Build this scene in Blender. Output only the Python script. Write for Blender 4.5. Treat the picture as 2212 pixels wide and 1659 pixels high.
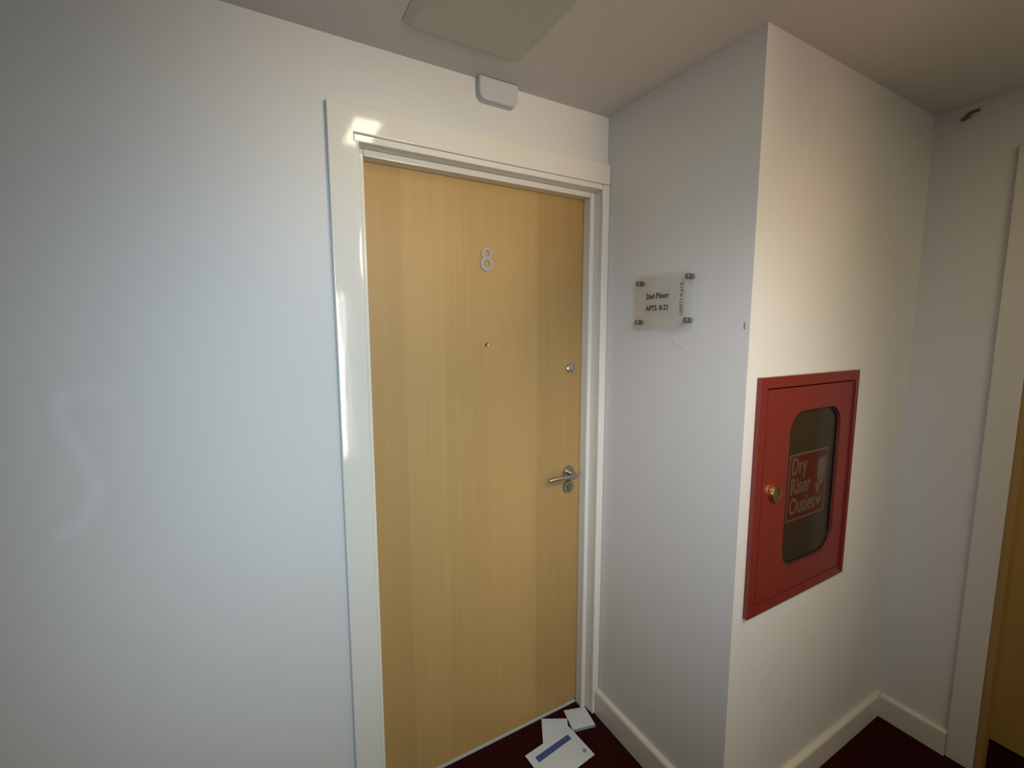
import bpy, bmesh, math, random
from mathutils import Vector, Matrix
random.seed(8)
S = bpy.context.scene
for o in list(bpy.data.objects): bpy.data.objects.remove(o, do_unlink=True)
COL = S.collection

# ------------------------------------------------------------------ camera
CAM = Vector((-1.0985, -1.2654, 1.5)); YAW, PITCH, ROLL, FPX = 29.5113, -6.6709, -0.0388, 973.4
cd = bpy.data.cameras.new('camera'); cam = bpy.data.objects.new('camera', cd); COL.objects.link(cam)
_y, _p, _r = map(math.radians, (YAW, PITCH, ROLL))
F = Vector((math.sin(_y)*math.cos(_p), math.cos(_y)*math.cos(_p), math.sin(_p)))
R0 = Vector((math.cos(_y), -math.sin(_y), 0)); U0 = R0.cross(F)
R = math.cos(_r)*R0 + math.sin(_r)*U0; U = -math.sin(_r)*R0 + math.cos(_r)*U0
cam.matrix_world = Matrix(((R.x, U.x, -F.x, CAM.x), (R.y, U.y, -F.y, CAM.y), (R.z, U.z, -F.z, CAM.z), (0, 0, 0, 1)))
cd.sensor_fit = 'HORIZONTAL'; cd.sensor_width = 36; cd.lens = FPX/2212*36; cd.clip_start = .02
S.camera = cam

# ------------------------------------------------------------------ world, light, exposure
S.view_settings.view_transform = 'Standard'; S.view_settings.look = 'None'
S.view_settings.gamma = 1; S.view_settings.use_curve_mapping = False
S.view_settings.exposure = 0.0
w = bpy.data.worlds.new('world'); S.world = w; w.use_nodes = True
w.node_tree.nodes['Background'].inputs[0].default_value = (.9, .95, 1, 1)
w.node_tree.nodes['Background'].inputs[1].default_value = 0.0

LIGHTS = {
 # lobby_lamp and pier_downlight inferred, all others unseen fill lights added for brightness: kind, location, aim, power, colour, options
 'pier_downlight':     ('SPOT', (0.42, -1.5, 2.15), (0.0, -0.56, 1.25), 9.5, (1.0, 0.70, 0.26), dict(size=.10, spot=80, blend=1)),
 'cabinet_fill':  ('SPOT', (-0.3, -1.5, 2.1), (0.0, -0.56, 1.2), 22.9, (1.0, 0.765, 0.465), dict(size=.15, spot=55, blend=1)),  # added warm fill for the cabinet side of the pier
 'back_wall_fill':   ('SPOT', (-1.15, -1.75, 1.75), (-0.6, 0, 1.3), 25.6, (0.535, 0.755, 1.0), dict(size=.25, spot=95, blend=1)),  # added wide cool fill for the back wall, set behind the camera
 'door_side_fill':  ('SPOT', (-1.0, -1.5, 1.8), (-0.8, 0, 1.2), 42.5, (0.635, 0.81, 0.99), dict(size=.25, spot=70, blend=1)),  # second added cool fill, narrower, left of the door
 'pier_fill':      ('SPOT', (-0.7, -1.5, 1.85), (0.08, -0.56, 1.3), 16.5, (0.745, 0.79, 1.0), dict(size=.15, spot=50, blend=1)),  # added fill brightening the left end of the pier
 'lobby_lamp':         ('AREA', (-0.715, -0.565, 2.222), (-0.715, -0.565, 0), 1.25, (1.0, 0.92, 0.66), dict(sx=.09, sy=.24, spread=180)),
 'door_head_fill':     ('SPOT', (-0.22, -1.85, 2.0), (-0.58, 0, 2.12), 42, (1.0, 0.77, 0.51), dict(size=.15, spot=46, blend=1)),  # added warm fill for the wall over the door
 'door_foot_fill':     ('SPOT', (-1.0, -1.9, 1.6), (-0.85, 0, 0.55), 27, (0.76, 0.93, 1.0), dict(size=.25, spot=56, blend=1)),  # added fill for the lower back wall
 'cabinet_foot_fill':  ('SPOT', (-0.5, -1.6, 1.9), (0.02, -0.56, 1.0), 18.5, (0.96, 1.0, 0.975), dict(size=.15, spot=50, blend=1)),  # added fill for the lower part of the pier
 'side_wall_fill': ('SPOT', (-1.7, -1.3, 1.3), (0, -0.35, 1.1), 22.5, (0.66, 0.76, 1.0), dict(size=.15, spot=55, blend=1)),  # added cool fill for the pier's side wall
 'pier_top_fill':       ('SPOT', (0.1, -1.7, 1.6), (0.12, -0.56, 2.0), 9, (1.0, 0.57, 0.35), dict(size=.15, spot=48, blend=1)),  # added warm fill for the top of the pier
 'overhead_fill':       ('AREA', (0.45, -1.7, 2.2), (0.45, -1.7, 0), 4.9, (1.0, 0.83, 0.44), dict(sx=.3, sy=.3, spread=180)),  # added overhead fill on the right, no fitting modelled
}
WINDOW_GLOW = 22.0
def add_light(name, kind, loc, aim, power, colour, o):
    l = bpy.data.lights.new(name, kind); l.energy = power; l.color = colour
    if kind == 'SPOT':
        l.spot_size = math.radians(o['spot']); l.spot_blend = o['blend']; l.shadow_soft_size = o['size']
    else:
        l.shape = 'RECTANGLE'; l.size = o['sx']; l.size_y = o['sy']; l.spread = math.radians(o['spread'])
    ob = bpy.data.objects.new(name, l); COL.objects.link(ob)
    ob.location = loc; d = Vector(aim) - Vector(loc)
    ob.rotation_euler = d.to_track_quat('-Z', 'Y').to_euler()
for n, a in LIGHTS.items(): add_light(n, *a)

# ------------------------------------------------------------------ dimensions (metres)
H = 2.227; B = -.5567; CX = .9601          # ceiling, pier face, right wall
DL, DR, DT = -.8395, -.0301, 1.983         # clear opening of door 8
WL, HT, TC = -.9153, 2.0692, .018          # casing outer edge, casing top, casing thickness
DY = .068                                   # face of door leaf
XL, YF = -4.0, -2.3                         # far ends of the corridor behind the camera
Y2A, Y2B = -.8405, -1.62                    # clear opening of the door in the right wall

# ------------------------------------------------------------------ materials
def mat(name, col, rough=.5, metal=0, spec=.5, coat=0, bump=None, var=None, aniso=None):
    m = bpy.data.materials.new(name); m.use_nodes = True; nt = m.node_tree; N = nt.nodes; L = nt.links
    b = N['Principled BSDF']; b.inputs['Base Color'].default_value = (*col, 1)
    b.inputs['Roughness'].default_value = rough; b.inputs['Metallic'].default_value = metal
    b.inputs['Specular IOR Level'].default_value = spec; b.inputs['Coat Weight'].default_value = coat
    b.inputs['Coat Roughness'].default_value = .08
    tc = N.new('ShaderNodeTexCoord')
    if bump:
        sc, st, dist = bump[:3]
        mp = N.new('ShaderNodeMapping'); L.new(tc.outputs['Object'], mp.inputs[0])
        if len(bump) > 3: mp.inputs['Scale'].default_value = bump[3]
        no = N.new('ShaderNodeTexNoise'); no.inputs['Scale'].default_value = sc; no.inputs['Detail'].default_value = 4
        L.new(mp.outputs[0], no.inputs['Vector'])
        bp = N.new('ShaderNodeBump'); bp.inputs['Strength'].default_value = st; bp.inputs['Distance'].default_value = dist
        L.new(no.outputs[0], bp.inputs['Height']); L.new(bp.outputs[0], b.inputs['Normal'])
    if var:
        sc, amt = var[:2]
        no2 = N.new('ShaderNodeTexNoise'); no2.inputs['Scale'].default_value = sc; no2.inputs['Detail'].default_value = 3
        mp2 = N.new('ShaderNodeMapping'); L.new(tc.outputs['Object'], mp2.inputs[0])
        if len(var) > 2: mp2.inputs['Scale'].default_value = var[2]
        L.new(mp2.outputs[0], no2.inputs['Vector'])
        mx = N.new('ShaderNodeMix'); mx.data_type = 'RGBA'
        mx.inputs['A'].default_value = (*[c*(1-amt) for c in col], 1); mx.inputs['B'].default_value = (*[min(1, c*(1+amt)) for c in col], 1)
        L.new(no2.outputs[0], mx.inputs['Factor']); L.new(mx.outputs['Result'], b.inputs['Base Color'])
    return m

def add_marks(m, marks):
    """marks with a shape of their own: each is (polyline in object space, radius, soft edge, colour, strength)"""
    nt = m.node_tree; N = nt.nodes; L = nt.links; b = N['Principled BSDF']
    tc = N.new('ShaderNodeTexCoord')
    src = b.inputs['Base Color'].links[0].from_socket if b.inputs['Base Color'].links else None
    base = tuple(b.inputs['Base Color'].default_value)
    def vm(op, a, bb=None, s=None):
        n = N.new('ShaderNodeVectorMath'); n.operation = op
        for i, x in enumerate((a, bb)):
            if x is None: continue
            if isinstance(x, (tuple, Vector)): n.inputs[i].default_value = tuple(x)
            else: L.new(x, n.inputs[i])
        if s is not None: L.new(s, n.inputs['Scale'])
        return n.outputs['Value'] if op in ('DOT_PRODUCT', 'LENGTH') else n.outputs['Vector']
    def mt(op, a, bb=None, clamp=False):
        n = N.new('ShaderNodeMath'); n.operation = op; n.use_clamp = clamp
        for i, x in enumerate((a, bb)):
            if x is None: continue
            if isinstance(x, (int, float)): n.inputs[i].default_value = x
            else: L.new(x, n.inputs[i])
        return n.outputs[0]
    for pts, rad, soft, colr, strength in marks:
        dist = None
        for p, q in zip(pts[:-1], pts[1:]):
            p = Vector(p); q = Vector(q); ab = q-p
            ap = vm('SUBTRACT', tc.outputs['Object'], p)
            t = mt('DIVIDE', vm('DOT_PRODUCT', ap, ab), ab.length_squared, True)
            sc = N.new('ShaderNodeVectorMath'); sc.operation = 'SCALE'; sc.inputs[0].default_value = tuple(ab); L.new(t, sc.inputs['Scale'])
            d = vm('LENGTH', vm('SUBTRACT', ap, sc.outputs[0]))
            dist = d if dist is None else mt('MINIMUM', dist, d)
        mr = N.new('ShaderNodeMapRange'); mr.interpolation_type = 'SMOOTHSTEP'
        L.new(dist, mr.inputs['Value']); mr.inputs['From Min'].default_value = max(0, rad-soft); mr.inputs['From Max'].default_value = rad+soft
        mr.inputs['To Min'].default_value = strength; mr.inputs['To Max'].default_value = 0
        mx = N.new('ShaderNodeMix'); mx.data_type = 'RGBA'; L.new(mr.outputs[0], mx.inputs['Factor'])
        if src: L.new(src, mx.inputs['A'])
        else: mx.inputs['A'].default_value = base
        mx.inputs['B'].default_value = (*colr, 1); src = mx.outputs['Result']
    L.new(src, b.inputs['Base Color'])

WALLC = (.66, .65, .62)
def wall_paint(n): return mat(n, WALLC, .55, spec=.3, bump=(90, .06, .002), var=(1.3, .015))
M = {}
M['wall_a'] = wall_paint('emulsion_paint_long_wall')
M['wall_b'] = wall_paint('emulsion_paint_pier')
M['wall'] = wall_paint('emulsion_paint')
M['ceiling'] = mat('ceiling_paint', (.60, .575, .54), .7, spec=.2, bump=(60, .05, .002), var=(1.1, .02))
M['hatch'] = mat('hatch_paint', (.50, .49, .42), .6, spec=.25)
M['gloss'] = mat('cream_gloss_paint', (.72, .69, .61), .09, spec=.5, bump=(28, .12, .002, (1, 1, .12)), var=(3, .02))
M['skirting'] = mat('cream_satin_paint', (.66, .64, .56), .3, bump=(30, .1, .002), var=(4, .02))
M['casing2'] = mat('pale_cream_paint', (.66, .635, .57), .4, bump=(30, .1, .002))
M['white_plastic'] = mat('white_plastic', (.50, .50, .515), .45)
M['sign_steel'] = mat('dull_steel', (.20, .19, .175), .45, metal=.4)
M['steel'] = mat('satin_steel', (.42, .40, .37), .34, metal=1, bump=(200, .05, .001))
M['alu'] = mat('brushed_aluminium', (.34, .33, .31), .5, metal=.35, bump=(120, .08, .001))
M['chrome'] = mat('chrome', (.62, .60, .55), .12, metal=1)
M['brass'] = mat('brass', (.80, .62, .26), .22, metal=1)
M['key_slot'] = mat('dark_keyway', (.03, .025, .02), .6)
M['brass_dark'] = mat('worn_brass', (.30, .27, .12), .4, metal=.9)
M['red'] = mat('red_enamel', (.175, .021, .016), .32, coat=.12, bump=(14, .05, .003))
M['red_dark'] = mat('red_enamel_inside', (.16, .015, .012), .5)
M['grey_in'] = mat('grey_cabinet_lining', (.17, .135, .10), .8)
M['gasket'] = mat('dark_rubber', (.03, .025, .02), .6)
M['ink'] = mat('black_print', (.018, .018, .02), .5)
M['ink_grey'] = mat('grey_print', (.10, .095, .09), .5)
M['paper'] = mat('white_paper', (.60, .645, .70), .75, spec=.2, bump=(25, .15, .003))
M['blue'] = mat('blue_print', (.05, .085, .26), .7)
M['blue_pale'] = mat('pale_blue_print', (.20, .26, .35), .7)
M['sticker_red'] = mat('sticker_red', (.46, .055, .045), .5)
M['sticker_white'] = mat('sticker_white', (.60, .50, .44), .5)
M['dark'] = mat('dark_dusty_metal', (.15, .13, .09), .7)
M['frame_wood'] = mat('brown_stained_wood', (.36, .215, .07), .45, bump=(30, .15, .002, (1, 1, .1)))

def glass_mat(name, tint, gloss_rough=.02, refl=1.0):
    m = bpy.data.materials.new(name); m.use_nodes = True; nt = m.node_tree; N = nt.nodes; L = nt.links
    for n in list(N): N.remove(n)
    o = N.new('ShaderNodeOutputMaterial'); t = N.new('ShaderNodeBsdfTransparent'); g = N.new('ShaderNodeBsdfGlossy')
    t.inputs[0].default_value = (*tint, 1); g.inputs['Roughness'].default_value = gloss_rough
    f = N.new('ShaderNodeFresnel'); f.inputs[0].default_value = 1.45
    mu = N.new('ShaderNodeMath'); mu.operation = 'MULTIPLY'; mu.inputs[1].default_value = refl; L.new(f.outputs[0], mu.inputs[0])
    x = N.new('ShaderNodeMixShader'); L.new(mu.outputs[0], x.inputs[0]); L.new(t.outputs[0], x.inputs[1]); L.new(g.outputs[0], x.inputs[2])
    L.new(x.outputs[0], o.inputs[0]); return m
M['acrylic'] = glass_mat('clear_acrylic', (.992, .992, .985), .03, .35)
M['tinted'] = glass_mat('smoked_glass', (.70, .685, .66), .10, .30)

def wood_mat(name, c1, c2, bands, rough=.46, axis='X'):
    """veneer: vertical leaves of slightly different tone plus fine vertical grain"""
    m = mat(name, c1, rough, spec=.35); nt = m.node_tree; N = nt.nodes; L = nt.links; b = N['Principled BSDF']
    tc = N.new('ShaderNodeTexCoord'); sp = N.new('ShaderNodeSeparateXYZ'); L.new(tc.outputs['Object'], sp.inputs[0])
    mr = N.new('ShaderNodeMapRange'); L.new(sp.outputs[axis], mr.inputs[0])
    lo, hi = bands[0][0], bands[-1][0]
    mr.inputs['From Min'].default_value = lo; mr.inputs['From Max'].default_value = hi
    cr = N.new('ShaderNodeValToRGB'); cr.color_ramp.interpolation = 'LINEAR'; L.new(mr.outputs[0], cr.inputs[0])
    els = cr.color_ramp.elements
    for i, (x, v) in enumerate(bands):
        p = (x-lo)/(hi-lo)
        e = els[i] if i < 2 else els.new(p)
        e.position = p; e.color = (v, v, v, 1)
    mp = N.new('ShaderNodeMapping'); L.new(tc.outputs['Object'], mp.inputs[0]); mp.inputs['Scale'].default_value = (90, 90, 1.6)
    n1 = N.new('ShaderNodeTexNoise'); n1.inputs['Scale'].default_value = 1.2; n1.inputs['Detail'].default_value = 8; n1.inputs['Roughness'].default_value = .6; L.new(mp.outputs[0], n1.inputs['Vector'])
    mp2 = N.new('ShaderNodeMapping'); L.new(tc.outputs['Object'], mp2.inputs[0]); mp2.inputs['Scale'].default_value = (9, 9, .7)
    n2 = N.new('ShaderNodeTexNoise'); n2.inputs['Scale'].default_value = 1.5; n2.inputs['Detail'].default_value = 3; L.new(mp2.outputs[0], n2.inputs['Vector'])
    a = N.new('ShaderNodeMath'); a.operation = 'MULTIPLY_ADD'; L.new(n1.outputs[0], a.inputs[0]); a.inputs[1].default_value = .55; a.inputs[2].default_value = -.275
    c = N.new('ShaderNodeMath'); c.operation = 'MULTIPLY_ADD'; L.new(n2.outputs[0], c.inputs[0]); c.inputs[1].default_value = .35; L.new(a.outputs[0], c.inputs[2])
    d = N.new('ShaderNodeMath'); d.operation = 'ADD'; L.new(c.outputs[0], d.inputs[0]); L.new(cr.outputs[0], d.inputs[1])
    mx = N.new('ShaderNodeMix'); mx.data_type = 'RGBA'; mx.inputs['A'].default_value = (*c1, 1); mx.inputs['B'].default_value = (*c2, 1)
    L.new(d.outputs[0], mx.inputs['Factor']); L.new(mx.outputs['Result'], b.inputs['Base Color'])
    bp = N.new('ShaderNodeBump'); bp.inputs['Strength'].default_value = .08; bp.inputs['Distance'].default_value = .001
    L.new(n1.outputs[0], bp.inputs['Height']); L.new(bp.outputs[0], b.inputs['Normal']); return m
# object-space x of the leaf edges on the door (the door's meshes use world coordinates)
M['veneer'] = wood_mat('maple_veneer', (.37, .222, .074), (.51, .335, .130),
    [(-.85, .22), (-.712, .25), (-.708, .50), (-.60, .55), (-.588, .62), (-.580, .40), (-.43, .42), (-.425, .46), (-.245, .42), (-.238, .12), (-.15, .14), (-.03, .08)])
M['veneer_pale'] = wood_mat('pale_yellow_veneer', (.46, .29, .085), (.60, .40, .13), [(-1.7, .4), (-1.2, .3), (-.8, .4)], axis='Y')

def carpet():
    m = mat('maroon_carpet', (.055, .008, .008), .95, spec=.1); nt = m.node_tree; N = nt.nodes; L = nt.links; b = N['Principled BSDF']
    tc = N.new('ShaderNodeTexCoord'); n = N.new('ShaderNodeTexNoise'); n.inputs['Scale'].default_value = 420; n.inputs['Detail'].default_value = 3
    L.new(tc.outputs['Object'], n.inputs['Vector'])
    mx = N.new('ShaderNodeMix'); mx.data_type = 'RGBA'; mx.inputs['A'].default_value = (.009, .0012, .0012, 1); mx.inputs['B'].default_value = (.050, .006, .0065, 1)
    L.new(n.outputs[0], mx.inputs['Factor']); L.new(mx.outputs['Result'], b.inputs['Base Color'])
    bp = N.new('ShaderNodeBump'); bp.inputs['Strength'].default_value = .6; bp.inputs['Distance'].default_value = .004
    L.new(n.outputs[0], bp.inputs['Height']); L.new(bp.outputs[0], b.inputs['Normal']); return m
M['carpet'] = carpet()

# ------------------------------------------------------------------ mesh helpers
def link(name, bm, m, parent=None, smooth=False, label=None):
    me = bpy.data.meshes.new(name); bmesh.ops.recalc_face_normals(bm, faces=bm.faces[:]) ; bm.to_mesh(me); bm.free()
    me.materials.append(m); o = bpy.data.objects.new(name, me); COL.objects.link(o)
    if smooth:
        for p in me.polygons: p.use_smooth = True
        try: me.set_sharp_from_angle(angle=math.radians(35))
        except Exception: pass
        wn = o.modifiers.new('weighted_normal', 'WEIGHTED_NORMAL'); wn.keep_sharp = True; wn.weight = 90
    if parent: o.parent = parent; o.matrix_parent_inverse = parent.matrix_world.inverted()
    if label: o['label'] = label
    return o
def thing(name, label, cat, loc, group=None):
    o = bpy.data.objects.new(name, None); COL.objects.link(o); o.location = loc; o.empty_display_size = .05
    o.matrix_world = Matrix.Translation(loc)
    o['label'] = label; o['category'] = cat
    if group: o['group'] = group
    return o
def tag(o, label, cat, group=None):
    o['label'] = label; o['category'] = cat
    if group: o['group'] = group
    return o
def struct(o): o['kind'] = 'structure'; return o
def box(bm, x0, x1, y0, y1, z0, z1, bev=0, seg=2, only=None):
    x0, x1 = sorted((x0, x1)); y0, y1 = sorted((y0, y1)); z0, z1 = sorted((z0, z1))
    r = bmesh.ops.create_cube(bm, size=1, matrix=Matrix.Translation(((x0+x1)/2, (y0+y1)/2, (z0+z1)/2)) @ Matrix.Diagonal((x1-x0, y1-y0, z1-z0, 1)))
    if bev:
        vs = set(r['verts']); es = [e for e in bm.edges if e.verts[0] in vs and e.verts[1] in vs]
        if only: es = [e for e in es if only(e)]
        bmesh.ops.bevel(bm, geom=es, offset=bev, segments=seg, profile=.5, affect='EDGES')
    return bm
def boxo(name, dims, m, parent=None, bev=0, seg=2, only=None, smooth=None, label=None):
    return link(name, box(bmesh.new(), *dims, bev, seg, only), m, parent, bool(bev) if smooth is None else smooth, label)
def lathe(bm, prof, origin, axis, n=48):
    """profile (r, h) turned about an axis through origin"""
    a = Vector(axis).normalized(); t = a.orthogonal().normalized(); s = a.cross(t); o = Vector(origin); rings = []
    for r, h in prof:
        if r < 1e-6: rings.append([bm.verts.new(o+a*h)])
        else: rings.append([bm.verts.new(o+a*h+t*r*math.cos(2*math.pi*k/n)+s*r*math.sin(2*math.pi*k/n)) for k in range(n)])
    for A, Bq in zip(rings[:-1], rings[1:]):
        for k in range(n):
            k2 = (k+1) % n
            if len(A) == 1 and len(Bq) > 1: bm.faces.new((A[0], Bq[k], Bq[k2]))
            elif len(Bq) == 1 and len(A) > 1: bm.faces.new((A[k], A[k2], Bq[0]))
            elif len(A) > 1: bm.faces.new((A[k], A[k2], Bq[k2], Bq[k]))
    return bm
def tube(bm, pts, rad, n=24, cap=.15):
    pts = [Vector(p) for p in pts]; rings = []; prev = None
    for i, p in enumerate(pts):
        d = (pts[min(i+1, len(pts)-1)]-pts[max(i-1, 0)]).normalized()
        t = (prev - d*prev.dot(d)).normalized() if prev else d.orthogonal().normalized(); prev = t; s = d.cross(t)
        r = rad[i] if isinstance(rad, (list, tuple)) else rad
        rings.append([bm.verts.new(p+t*r*math.cos(2*math.pi*k/n)+s*r*math.sin(2*math.pi*k/n)) for k in range(n)])
    for A, Bq in zip(rings[:-1], rings[1:]):
        for k in range(n): bm.faces.new((A[k], A[(k+1) % n], Bq[(k+1) % n], Bq[k]))
    bm.faces.new(rings[0]); bm.faces.new(rings[-1]); return bm
def prism(bm, outline, depth_vec, to3, holes=()):
    """extruded outline (2D points) mapped by to3, with optional holes"""
    depth_vec = Vector(depth_vec); es = []; loops = []
    for pts in (outline, *holes):
        vs = [bm.verts.new(to3(*p)) for p in pts]; loops.append(vs)
        es += [bm.edges.new((vs[i], vs[(i+1) % len(vs)])) for i in range(len(vs))]
    r = bmesh.ops.triangle_fill(bm, edges=es, use_beauty=True, use_dissolve=False)
    fs = [g for g in r['geom'] if isinstance(g, bmesh.types.BMFace)]
    ex = bmesh.ops.extrude_face_region(bm, geom=fs)
    bmesh.ops.translate(bm, vec=depth_vec, verts=[g for g in ex['geom'] if isinstance(g, bmesh.types.BMVert)])
    return bm
def rrect(cx, cz, wx, hz, r, n=8):
    out = []
    for sx, sz, a0 in ((1, 1, 0), (-1, 1, 90), (-1, -1, 180), (1, -1, 270)):
        for k in range(n+1):
            a = math.radians(a0+90*k/n); out.append((cx+sx*(wx/2-r)+r*math.cos(a), cz+sz*(hz/2-r)+r*math.sin(a)))
    return out
def panel(name, us, vs, holes, to3, nrm, thick, m, parent=None):
    """flat wall with rectangular holes; us/vs are the cuts, holes a set of (i, j) cells"""
    bm = bmesh.new(); nrm = Vector(nrm); cells = {(i, j) for i in range(len(us)-1) for j in range(len(vs)-1)} - set(holes)
    vc = {}
    def V(i, j, s):
        k = (i, j, s)
        if k not in vc: vc[k] = bm.verts.new(Vector(to3(us[i], vs[j])) - nrm*(thick*s))
        return vc[k]
    for i, j in cells:
        for s in (0, 1): bm.faces.new([V(i, j, s), V(i+1, j, s), V(i+1, j+1, s), V(i, j+1, s)])
        for di, dj, a, b in ((-1, 0, (i, j), (i, j+1)), (1, 0, (i+1, j), (i+1, j+1)), (0, -1, (i, j), (i+1, j)), (0, 1, (i, j+1), (i+1, j+1))):
            if (i+di, j+dj) not in cells: bm.faces.new([V(*a, 0), V(*b, 0), V(*b, 1), V(*a, 1)])
    return link(name, bm, m, parent)
def text(name, s, size, m, origin, xdir, ydir, parent=None, bold=.0, depth=.0004, align='CENTER', sx=1.0, label=None, spacing=1.0, outline=False):
    cu = bpy.data.curves.new(name, 'FONT'); cu.body = s; cu.size = size; cu.align_x = align; cu.align_y = 'CENTER'
    cu.offset = bold; cu.extrude = depth/2; cu.space_character = spacing; cu.resolution_u = 5
    o = bpy.data.objects.new(name, cu); COL.objects.link(o)
    dg = bpy.context.evaluated_depsgraph_get(); dg.update()
    me = bpy.data.meshes.new_from_object(o.evaluated_get(dg)); bpy.data.objects.remove(o, do_unlink=True)
    X = Vector(xdir).normalized(); Y = Vector(ydir).normalized(); Z = X.cross(Y)
    MW = Matrix(((X.x*sx, Y.x, Z.x, origin[0]), (X.y*sx, Y.y, Z.y, origin[1]), (X.z*sx, Y.z, Z.z, origin[2]), (0, 0, 0, 1)))
    me.transform(MW); me.materials.clear(); me.materials.append(m)
    t = bpy.data.objects.new(name, me); COL.objects.link(t)
    if parent: t.parent = parent; t.matrix_parent_inverse = parent.matrix_world.inverted()
    if label: t['label'] = label
    return t

# ------------------------------------------------------------------ room shell
WT = .14
# hatch opening in the ceiling
HX0, HX1, HY0, HY1 = -.757, -.435, -.43, -.133
us = [XL-WT, HX0, HX1, CX+.4]; vs = [YF-WT, HY0, HY1, .4]
struct(panel('ceiling', us, vs, {(1, 1)}, lambda a, b: (a, b, H), (0, 0, -1), .12, M['ceiling']))
struct(boxo('floor', (XL-WT, CX+.4, YF-WT, .4, -.1, 0), M['carpet']))
# wall with door 8
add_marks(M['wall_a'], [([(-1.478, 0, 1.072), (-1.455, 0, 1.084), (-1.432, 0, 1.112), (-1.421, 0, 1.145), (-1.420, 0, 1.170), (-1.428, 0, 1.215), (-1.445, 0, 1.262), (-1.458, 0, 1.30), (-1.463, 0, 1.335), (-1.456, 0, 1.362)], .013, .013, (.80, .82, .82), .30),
    ([(-1.456, 0, 1.362), (-1.44, 0, 1.374), (-1.405, 0, 1.376), (-1.375, 0, 1.362)], .012, .02, (.80, .82, .80), .18)])  # paler S-shaped smear mixed into the wall colour
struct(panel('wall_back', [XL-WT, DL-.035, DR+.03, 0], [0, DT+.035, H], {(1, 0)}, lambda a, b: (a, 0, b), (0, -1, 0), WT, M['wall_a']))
# pier: side wall with the sign and front wall with the red cabinet
add_marks(M['wall_b'], [([(0, -.309, 1.474), (0, -.318, 1.461)], .0022, .002, (.40, .39, .37), .45), ([(0, -.325, 1.455), (0, -.349, 1.452)], .0016, .003, (.40, .39, .37), .4),
    ([(0, -.541, 1.521), (0, -.542, 1.506)], .0025, .0015, (.16, .15, .16), .75), ([(0, -.012, 2.062), (0, -.006, 2.066)], .006, .004, (.30, .28, .25), .6)])
KX0, KX1, KZ0, KZ1 = .045, .565, .700, 1.378      # outside of the red cabinet frame
struct(boxo('wall_pier_side', (0, .03, B+.12, 0.14, 0, H), M['wall_b'], bev=0))
struct(panel('wall_pier_front', [0, KX0+.02, KX1-.02, CX+WT], [0, KZ0+.02, KZ1-.02, H], {(1, 1)}, lambda a, b: (a, B, b), (0, -1, 0), .12, M['wall_b']))
struct(panel('wall_right', [YF-WT, Y2B, Y2A, B], [0, 1.985, H], {(1, 0)}, lambda a, b: (CX, a, b), (-1, 0, 0), .046, M['wall']))
# behind the camera
VX0, VX1, VZ0, VZ1 = -.615, -.535, .55, 1.78
struct(panel('wall_front', [XL-WT, VX0, VX1, CX+.4], [0, VZ0, VZ1, H], {(1, 1)}, lambda a, b: (a, YF, b), (0, 1, 0), .12, M['wall']))
struct(boxo('wall_left', (XL-WT, XL, YF, 0, 0, H), M['wall']))
pane = bpy.data.materials.new('daylit_pane'); pane.use_nodes = True
_n = pane.node_tree.nodes; _b = _n['Principled BSDF']; _b.inputs['Emission Color'].default_value = (1, .93, .85, 1); _b.inputs['Emission Strength'].default_value = WINDOW_GLOW
w1 = struct(boxo('window_1', (VX0+.001, VX1-.001, YF-.06, YF-.05, VZ0+.001, VZ1-.001), pane))

# ------------------------------------------------------------------ ceiling hatch
bm = bmesh.new(); q_ = [(HX0+.001, HY0+.001), (HX1-.001, HY0+.001), (HX1-.001, HY1-.001), (HX0+.001, HY1-.001)]
i_ = [(HX0+.024, HY0+.024), (HX1-.036, HY0+.024), (HX1-.036, HY1-.006), (HX0+.024, HY1-.006)]
t_ = [bm.verts.new((*p, H+.02)) for p in q_]; o_ = [bm.verts.new((*p, H-.0005)) for p in q_]; n_ = [bm.verts.new((*p, H-.0075)) for p in i_]
bm.faces.new(t_); bm.faces.new(n_)
for k in range(4):
    bm.faces.new((t_[k], t_[(k+1) % 4], o_[(k+1) % 4], o_[k])); bm.faces.new((o_[k], o_[(k+1) % 4], n_[(k+1) % 4], n_[k]))
hp = link('ceiling_hatch', bm, M['hatch'])
tag(hp, 'square access hatch with sloping edges in the ceiling, left of the white box', 'hatch')

# ------------------------------------------------------------------ skirting
def skirting(name, a, b, n, h=.100, t=.018):
    """rounded-top skirting from a to b (xy on the wall face) standing out along n"""
    a = Vector((*a, 0)); b = Vector((*b, 0)); n = Vector((*n, 0)); bm = bmesh.new()
    prof = [(0, 0), (t, 0), (t, h-.016)] + [(t-.012+.012*math.cos(x), h-.012+.012*math.sin(x)-.0) for x in [math.radians(q) for q in range(0, 91, 15)]] + [(0, h)]
    rings = [[bm.verts.new(p+n*x+Vector((0, 0, z))) for x, z in prof] for p in (a, b)]
    k = len(prof)
    for i in range(k): bm.faces.new((rings[0][i], rings[0][(i+1) % k], rings[1][(i+1) % k], rings[1][i]))
    bm.faces.new(rings[0]); bm.faces.new(rings[1])
    return struct(link(name, bm, M['skirting'], smooth=True))
skirting('baseboard_side', (-.0005, -.019), (-.0005, B-.018), (-1, 0))
skirting('baseboard_front', (-.0005, B-.0005), (CX, B-.0005), (0, -1), h=.093)
skirting('baseboard_right', (CX-.0005, B-.018), (CX-.0005, -.7696), (-1, 0), h=.093)
skirting('baseboard_back', (XL, -.0005), (WL, -.0005), (0, -1))

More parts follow.
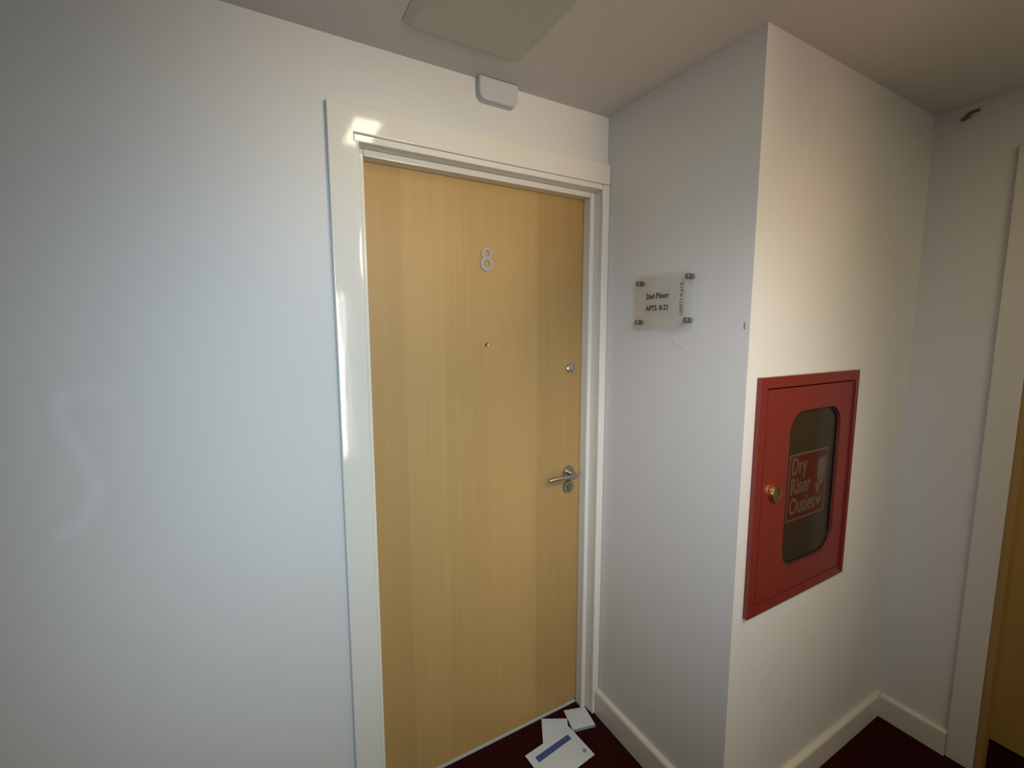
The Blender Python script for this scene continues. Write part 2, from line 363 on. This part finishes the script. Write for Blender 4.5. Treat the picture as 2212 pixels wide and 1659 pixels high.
# ------------------------------------------------------------------ door 8 : frame (structure) with casing, then the leaf
door = bpy.data.objects.new('door_1', None); COL.objects.link(door); door.matrix_world = Matrix.Translation((-.43, 0, 0)); struct(door)
bev = .0025
def casing_left_head():
    bm = bmesh.new()
    prism(bm, [(WL, 0), (DL, 0), (DL, DT), (-.851, DT), (-.851, 2.001), (-.0008, 2.001), (-.0008, HT), (WL, HT)], (0, -TC+.0005, 0), lambda a, b: (a, -.0005, b))
    bm.normal_update()
    es = [e for e in bm.edges if len(e.link_faces) == 2 and abs(e.link_faces[0].normal.y)+abs(e.link_faces[1].normal.y) > .5 and abs(abs(e.link_faces[0].normal.y)-abs(e.link_faces[1].normal.y)) > .5 and all(v.co.y < -.01 for v in e.verts)]
    bmesh.ops.bevel(bm, geom=es, offset=.0035, segments=3, profile=.5, affect='EDGES'); return bm
link('casing', casing_left_head(), M['gloss'], door, True)
boxo('casing', (DR, -.0008, -TC+.001, -.0005, 0, 2.0005), M['gloss'], door, .004, 3)
st = .019; e1 = .028
for nm, dm in (('lining', (DL-.03, DL, -.0004, WT, 0, DT+.018)), ('lining', (DR, DR+.0285, -.0004, WT, 0, DT+.018)), ('lining', (DL+.0002, DR-.0002, -.0004, WT, DT, DT+.0175)), ('lining_edge', (-.8508, DR-.0002, -.0135, -.0004, DT, 2.0005))):
    boxo(nm, dm, M['gloss'], door, .0012 if nm == 'lining_edge' else 0, 1)
for dm in ((DL, DL+st, e1, DY-.001, 0, DT), (DR-st, DR, e1, DY-.001, 0, DT), (DL+st, DR-st, e1, DY-.001, DT-st, DT)):
    boxo('door_stop', dm, M['gloss'], door, .003)
leaf = boxo('door_leaf', (DL+.006, DR-.004, DY, DY+.044, .012, DT-.003), M['veneer'], door, .0015, 1)
boxo('threshold_strip', (DL+st+.001, DR-st-.001, DY-.004, DY+.04, 0, .0100), mat('pale_metal_strip', (.62, .63, .58), .25, metal=.25), door, .002)
# number 8
def num8():
    bm = bmesh.new(); c = (-.4385, 1.7295)
    def arc(cx_, cz_, r_, a0, a1, n=40): return [(cx_+r_*math.cos(math.radians(a0+(a1-a0)*k/n)), cz_+r_*math.sin(math.radians(a0+(a1-a0)*k/n))) for k in range(n+1)]
    rt, rb = .0190, .0225; zt = c[1]+.0175; zb = c[1]-.0145
    d = zt-zb; zi = (d*d+rb*rb-rt*rt)/(2*d); x_i = math.sqrt(rb*rb-zi*zi); aB = math.degrees(math.atan2(zi, x_i)); aT = math.degrees(math.atan2(zi-d, x_i))
    out = arc(c[0], zt, rt, aT, 180-aT) + arc(c[0], zb, rb, 180-aB, 360+aB)[1:-1]
    prism(bm, out, (0, -.004, 0), lambda a, b: (a, DY, b), [arc(c[0], zt+.0005, .0100, 0, 360)[:-1], arc(c[0], zb-.0005, .0118, 0, 360)[:-1]])
    return bm
link('door_number', num8(), M['alu'], door)
pe = link('peephole', lathe(bmesh.new(), [(0, .0), (.0065, 0), (.0065, .002), (.0050, .0032), (.0042, .0025), (0, .0020)], (-.4395, DY, 1.4565), (0, -1, 0)), M['chrome'], door, True)
link('lens', lathe(bmesh.new(), [(0, 0), (.0032, 0), (.0025, .0012), (0, .0018)], (-.4395, DY-.0021, 1.4565), (0, -1, 0), 20), M['key_slot'], pe, True)
lk = link('lock_cylinder', lathe(bmesh.new(), [(0, 0), (.0180, 0), (.0180, .003), (.0165, .007), (.0130, .0085), (.0125, .0070), (0, .0070)], (-.099, DY, 1.3655), (0, -1, 0)), M['chrome'], door, True)
boxo('keyhole', (-.1015, -.0965, DY-.0078, DY-.006, 1.352, 1.362), M['key_slot'], lk, .001)
# lever handle
RX, RZ = -.1015, .972
hd = link('rose', lathe(bmesh.new(), [(0, 0), (.0255, 0), (.0255, .006), (.0245, .0085), (.012, .0085), (.0105, .0095), (.0098, .014), (0, .014)], (RX, DY, RZ), (0, -1, 0)), M['steel'], door, True)
pts = [(RX, DY-.010, RZ)] + [(RX, DY-.010-.034*k/4, RZ) for k in range(1, 5)]
yb = DY-.044
for k in range(1, 7):
    a = math.radians(90*k/6); pts.append((RX-.016*(1-math.cos(a)), yb-.016*math.sin(a), RZ+.001*math.sin(a)))
for k in range(1, 11):
    t = k/10; pts.append((RX-.016-.100*t, yb-.016+.012*t*t, RZ+.001+.004*math.sin(t*2.2)-.006*t*t))
link('lever', tube(bmesh.new(), pts, [.0085]*11+[.0080]*10, 24), M['steel'], hd, True)
es = link('key_escutcheon', lathe(bmesh.new(), [(0, 0), (.0245, 0), (.0245, .006), (.0230, .0085), (0, .0085)], (-.1015, DY, .9165), (0, -1, 0)), M['steel'], door, True)
bm = bmesh.new()
lathe(bm, [(0, 0), (.0085, 0), (.0085, .004), (0, .004)], (-.1015, DY-.0083, .9225), (0, -1, 0), 24)
box(bm, -.1060, -.0970, DY-.0115, DY-.0083, .9005, .918)
link('key_cylinder', bm, M['brass_dark'], es)

# ------------------------------------------------------------------ white box above the door
lb = thing('junction_box', 'white rounded plastic box fixed high on wall above the door, touching the ceiling', 'junction box', (-.436, 0, H-.035))
x0, x1, z0, z1 = -.5015, -.373, 2.1625, H-.001
def lbox(x0, x1, z0, z1, ya, yb_, r):
    out = [(x0, z1)] + [(x0+r-r*math.cos(math.radians(a)), z0+r-r*math.sin(math.radians(a))) for a in range(0, 91, 10)] + [(x1-r+r*math.sin(math.radians(a)), z0+r-r*math.cos(math.radians(a))) for a in range(0, 91, 10)] + [(x1, z1)]
    bm = bmesh.new(); prism(bm, out, (0, yb_-ya, 0), lambda a, b: (a, ya, b)); return bm
bmx = lbox(x0, x1, z0, z1, -.0005, -.008, .021); link('back_plate', bmx, M['white_plastic'], lb)
bmx = lbox(x0+.001, x1-.001, z0+.001, z1, -.008, -.024, .021)
fr = [e for e in bmx.edges if all(abs(v.co.y+.024) < 1e-5 for v in e.verts) and len(e.link_faces) == 2 and any(abs(f.normal.y) < .5 for f in e.link_faces)]
bmesh.ops.bevel(bmx, geom=fr, offset=.0018, segments=2, affect='EDGES')
link('cover', bmx, M['white_plastic'], lb)

# ------------------------------------------------------------------ acrylic floor sign
sg = thing('floor_sign', 'clear acrylic sign on pier side wall reading 2nd Floor, APTS 8-21', 'sign', (0, -.28, 1.588))
SY0, SY1, SZ0, SZ1 = -.3845, -.1700, 1.5045, 1.6735
boxo('sign_plate', (-.020, -.0160, SY0, SY1, SZ0, SZ1), M['acrylic'], sg)
for sy, sz in ((-.1865, 1.6510), (-.3755, 1.6555), (-.1855, 1.5285), (-.3750, 1.5315)):
    link('standoff', lathe(bmesh.new(), [(0, .0003), (.0078, .0003), (.0078, .004), (.0066, .0052), (.0064, .0115), (.0078, .0128), (.0078, .0155), (0, .0155)], (0, sy, sz), (-1, 0, 0), 28), M['sign_steel'], sg, True)
    link('standoff_cap', lathe(bmesh.new(), [(0, .0203), (.0080, .0203), (.0080, .0250), (.0066, .0268), (0, .0272)], (0, sy, sz), (-1, 0, 0), 28), M['sign_steel'], sg, True)
text('lettering', '2nd Floor', .0232, M['ink'], (-.0208, -.2640, 1.6070), (0, -1, 0), (0, 0, 1), sg, bold=.00042, sx=.98, label='black words 2nd Floor')
text('lettering', 'APTS  8-21', .0218, M['ink'], (-.0208, -.2645, 1.5705), (0, -1, 0), (0, 0, 1), sg, bold=.00042, sx=.90, label='black words APTS 8-21')
text('lettering', 'LIBERTY PLACE', .0150, M['ink_grey'], (-.0208, -.3560, 1.5925), (0, 0, 1), (0, 1, 0), sg, bold=.0002, sx=.92, label='grey upright words LIBERTY PLACE')

# ------------------------------------------------------------------ dry riser cabinet
cb = thing('dry_riser_cabinet', 'red metal dry riser cabinet in the pier wall with smoked window and brass lock', 'cabinet', ((KX0+KX1)/2, B, KZ0))
PF = .013                                   # how far the frame stands out of the wall
to = lambda y: (lambda a, b: (a, y, b))
bm = bmesh.new(); fw = .030
rect = lambda a, b, c, d: [(a, c), (b, c), (b, d), (a, d)]
prism(bm, rect(KX0, KX1, KZ0, KZ1), (0, -PF+.0005, 0), to(B-.0005), [rect(KX0+fw, KX1-fw, KZ0+fw, KZ1-fw)])
link('frame', bm, M['red'], cb)
bm = bmesh.new()                            # recessed body
bx0, bx1, bz0, bz1, bd = KX0+.023, KX1-.023, KZ0+.023, KZ1-.023, .105
for dm in ((bx0, bx0+.004, B, B+bd, bz0, bz1), (bx1-.004, bx1, B, B+bd, bz0, bz1), (bx0, bx1, B, B+bd, bz0, bz0+.004), (bx0, bx1, B, B+bd, bz1-.004, bz1), (bx0, bx1, B+bd-.004, B+bd, bz0, bz1)):
    box(bm, *dm)
link('body', bm, M['red_dark'], cb)
# hinge-side bead of the frame
boxo('frame_bead', (KX1-fw+.006, KX1-fw+.016, B-PF-.006, B-PF+.0005, KZ0+.012, KZ1-fw), M['red'], cb, .003)
WX0, WX1, WZ0, WZ1 = .196, .472, .806, 1.274; WR = .062
d0x, d1x, d0z, d1z = KX0+fw+.004, KX1-fw-.004, KZ0+fw+.004, KZ1-fw-.004
bm = bmesh.new(); wcx, wcz = (WX0+WX1)/2, (WZ0+WZ1)/2
hole = rrect(wcx, wcz, WX1-WX0, WZ1-WZ0, WR)
prism(bm, rrect((d0x+d1x)/2, (d0z+d1z)/2, d1x-d0x, d1z-d0z, .002, 2), (0, -.018, 0), to(B+.006), [hole])
outer = [e for e in bm.edges if all(abs(v.co.y-(B-.012)) < 1e-5 for v in e.verts) and len(e.link_faces) == 2 and any(abs(f.normal.y) < .5 for f in e.link_faces)]
dr = link('door', bm, M['red'], cb)
bm = bmesh.new(); prism(bm, hole, (0, -.010, 0), to(B+.0045), [rrect(wcx, wcz, WX1-WX0-.010, WZ1-WZ0-.010, WR-.005)])
link('window_seal', bm, M['gasket'], dr)
bm = bmesh.new(); prism(bm, rrect(wcx, wcz, WX1-WX0-.0105, WZ1-WZ0-.0105, WR-.005), (0, -.003, 0), to(B-.002))
link('window_pane', bm, M['tinted'], dr, label='smoked glass pane')
bm = bmesh.new(); prism(bm, rrect(wcx, wcz, WX1-WX0-.0105, WZ1-WZ0-.0105, WR-.005), (0, .001, 0), to(B+.0005))
link('backing_sheet', bm, M['grey_in'], dr)
# label behind the pane
SX0, SX1, TZ0, TZ1 = .2245, .434, .938, 1.143
yl = B-.0008
sk = boxo('label_sheet', (SX0, SX1, yl, yl+.0005, TZ0, TZ1), M['sticker_white'], dr, label='red and white label reading Dry Riser Outlet')
boxo('label_field', (SX0+.006, SX1-.006, yl-.0003, yl, TZ0+.006, TZ1-.006), M['sticker_red'], sk)
for s, z in (('Dry', 1.103), ('Riser', 1.042), ('Outlet', .981)):
    text('label_text', s, .071, M['sticker_white'], (SX0+.012, yl-.0005, z), (1, 0, 0), (0, 0, 1), sk, bold=.0014, align='LEFT', sx=.74)
# hose and nozzle mark on the right of the label
bm = bmesh.new()
mk = lambda pl: prism(bm, [(SX0+a, TZ0+b) for a, b in pl], (0, -.0004, 0), to(yl-.0003))
mk([(.158, .172), (.199, .178), (.199, .118), (.190, .092), (.176, .086), (.160, .110), (.156, .130)])
mk([(.146, .094), (.158, .104), (.174, .080), (.168, .062), (.160, .066), (.157, .078)])
mk([(.160, .052), (.176, .046), (.190, .060), (.186, .036), (.172, .028), (.162, .036)])
link('label_symbol', bm, M['sticker_white'], sk)
ly = B-.012
lkb = link('lock', lathe(bmesh.new(), [(0, 0), (.0225, 0), (.0240, .0025), (.0240, .0085), (.0225, .0110), (.0190, .0118), (.0165, .0105), (0, .0105)], (.1330, ly, 1.0520), (0, -1, 0)), M['brass'], dr, True, label='round brass lock')
boxo('keyhole', (.1305, .1355, ly-.0113, ly-.0100, 1.0400, 1.0580), M['brass_dark'], lkb, .001)

# ------------------------------------------------------------------ door in the right wall (only its edge shows)
d2 = bpy.data.objects.new('door_2', None); COL.objects.link(d2); d2.matrix_world = Matrix.Translation((CX, -1.2, 0)); struct(d2)
ct = .011
boxo('casing', (CX-ct, CX-.0005, Y2A, -.7700, 0, 2.06), M['casing2'], d2, .003)
boxo('casing', (CX-ct, CX-.0005, Y2B-.066, Y2B, 0, 2.06), M['casing2'], d2, .003)
boxo('casing', (CX-ct, CX-.0005, Y2B+.0003, Y2A-.0003, 1.985, 2.06), M['casing2'], d2, .003)
boxo('lining', (CX+.047, 1.208, -.800, -.790, 0, 1.985), M['frame_wood'], d2, .001, label='brown wooden door lining')
boxo('lining', (CX-.004, CX+.0455, Y2A-.019, Y2A, 0, 1.985), M['frame_wood'], d2, .002, label='brown wooden door lining')
boxo('lining', (CX-.004, CX+.045, Y2B, Y2B+.024, 0, 1.985), M['frame_wood'], d2, .002, label='brown wooden door lining')
boxo('lining', (CX-.004, CX+.045, Y2B+.024, Y2A-.019, 1.961, 1.985), M['frame_wood'], d2, .002, label='brown wooden door lining')
boxo('door_leaf', (1.165, 1.208, Y2B+.001, -.801, .010, 1.982), M['veneer_pale'], d2, .0015, 1)

# ------------------------------------------------------------------ small dark stub by the ceiling on the right wall
bm = bmesh.new()
tube(bm, [(CX-.0002, -.630, 2.187), (CX-.012, -.640, 2.186), (CX-.015, -.650, 2.188)], .0055, 12)
tube(bm, [(CX-.0002, -.640, 2.196), (CX-.012, -.655, 2.200), (CX-.014, -.672, 2.198)], .0045, 12)
tag(link('cable_stub', bm, M['dark'], smooth=True), 'short dark cable stub poking out of the right wall just below the ceiling', 'cable stub')

# ------------------------------------------------------------------ letters on the carpet
def letter(c, z0, t, crumple=0, seed=0):
    """four corners on the floor -> thin padded envelope mesh"""
    rnd = random.Random(seed); n = 14; bm = bmesh.new(); top = []; bot = []
    A, Bc, Cc, D = [Vector((*p, 0)) for p in c]
    for i in range(n+1):
        rt, rb_ = [], []
        for j in range(n+1):
            u, v = i/n, j/n
            p = A*(1-u)*(1-v)+Bc*u*(1-v)+Cc*u*v+D*(1-u)*v
            edge = min(1, 6*min(u, 1-u, v, 1-v))
            h = z0 + t*(.35+.65*edge) + crumple*math.sin(7*u+seed)*math.sin(5*v+1.3)*edge
            rt.append(bm.verts.new((p.x, p.y, h))); rb_.append(bm.verts.new((p.x, p.y, z0)))
        top.append(rt); bot.append(rb_)
    for G in (top, bot):
        for i in range(n):
            for j in range(n): bm.faces.new((G[i][j], G[i+1][j], G[i+1][j+1], G[i][j+1]))
    for k in range(n):
        for a, b in (((k, 0), (k+1, 0)), ((k, n), (k+1, n)), ((0, k), (0, k+1)), ((n, k), (n, k+1))):
            bm.faces.new((top[a[0]][a[1]], top[b[0]][b[1]], bot[b[0]][b[1]], bot[a[0]][a[1]]))
    return bm
def decal(c, z, m, name, parent, depth=.0003):
    bm = bmesh.new(); prism(bm, c, (0, 0, depth), lambda a, b: (a, b, z)); return link(name, bm, m, parent)
G = 'letters lying on the carpet at the door'
e3 = tag(link('envelope', letter([(-.118, .052), (-.034, .026), (-.050, -.060), (-.140, -.036)], .0006, .0035, .0012, 3), M['paper'], smooth=True),
    'small crumpled white packet on the carpet nearest the skirting corner', 'envelope', G)
decal([(-.141, -.0375), (-.052, -.0595), (-.0545, -.0690), (-.144, -.0465)], .0012, M['blue_pale'], 'flap', e3, .0008)
e2 = tag(link('envelope', letter([(-.218, .060), (-.131, .012), (-.216, -.135), (-.303, -.087)], .0052, .0012, 0, 5), M['paper'], smooth=True),
    'plain white envelope lying under the blue-striped one, close to the threshold', 'envelope', G)
e1_ = tag(link('envelope', letter([(-.354, -.042), (-.147, -.020), (-.136, -.160), (-.343, -.182)], .0068, .0020, .0003, 7), M['paper'], smooth=True),
    'large white envelope with a blue stripe, on top of the other mail', 'envelope', G)
decal([(-.327, -.066), (-.325, -.089), (-.171, -.070), (-.173, -.049)], .0090, M['blue'], 'blue_stripe', e1_)
decal([(-.159+.0075*math.cos(k/16*math.pi), -.131+.0075*math.sin(k/16*math.pi)) for k in range(32)], .0090, M['blue_pale'], 'postmark', e1_)
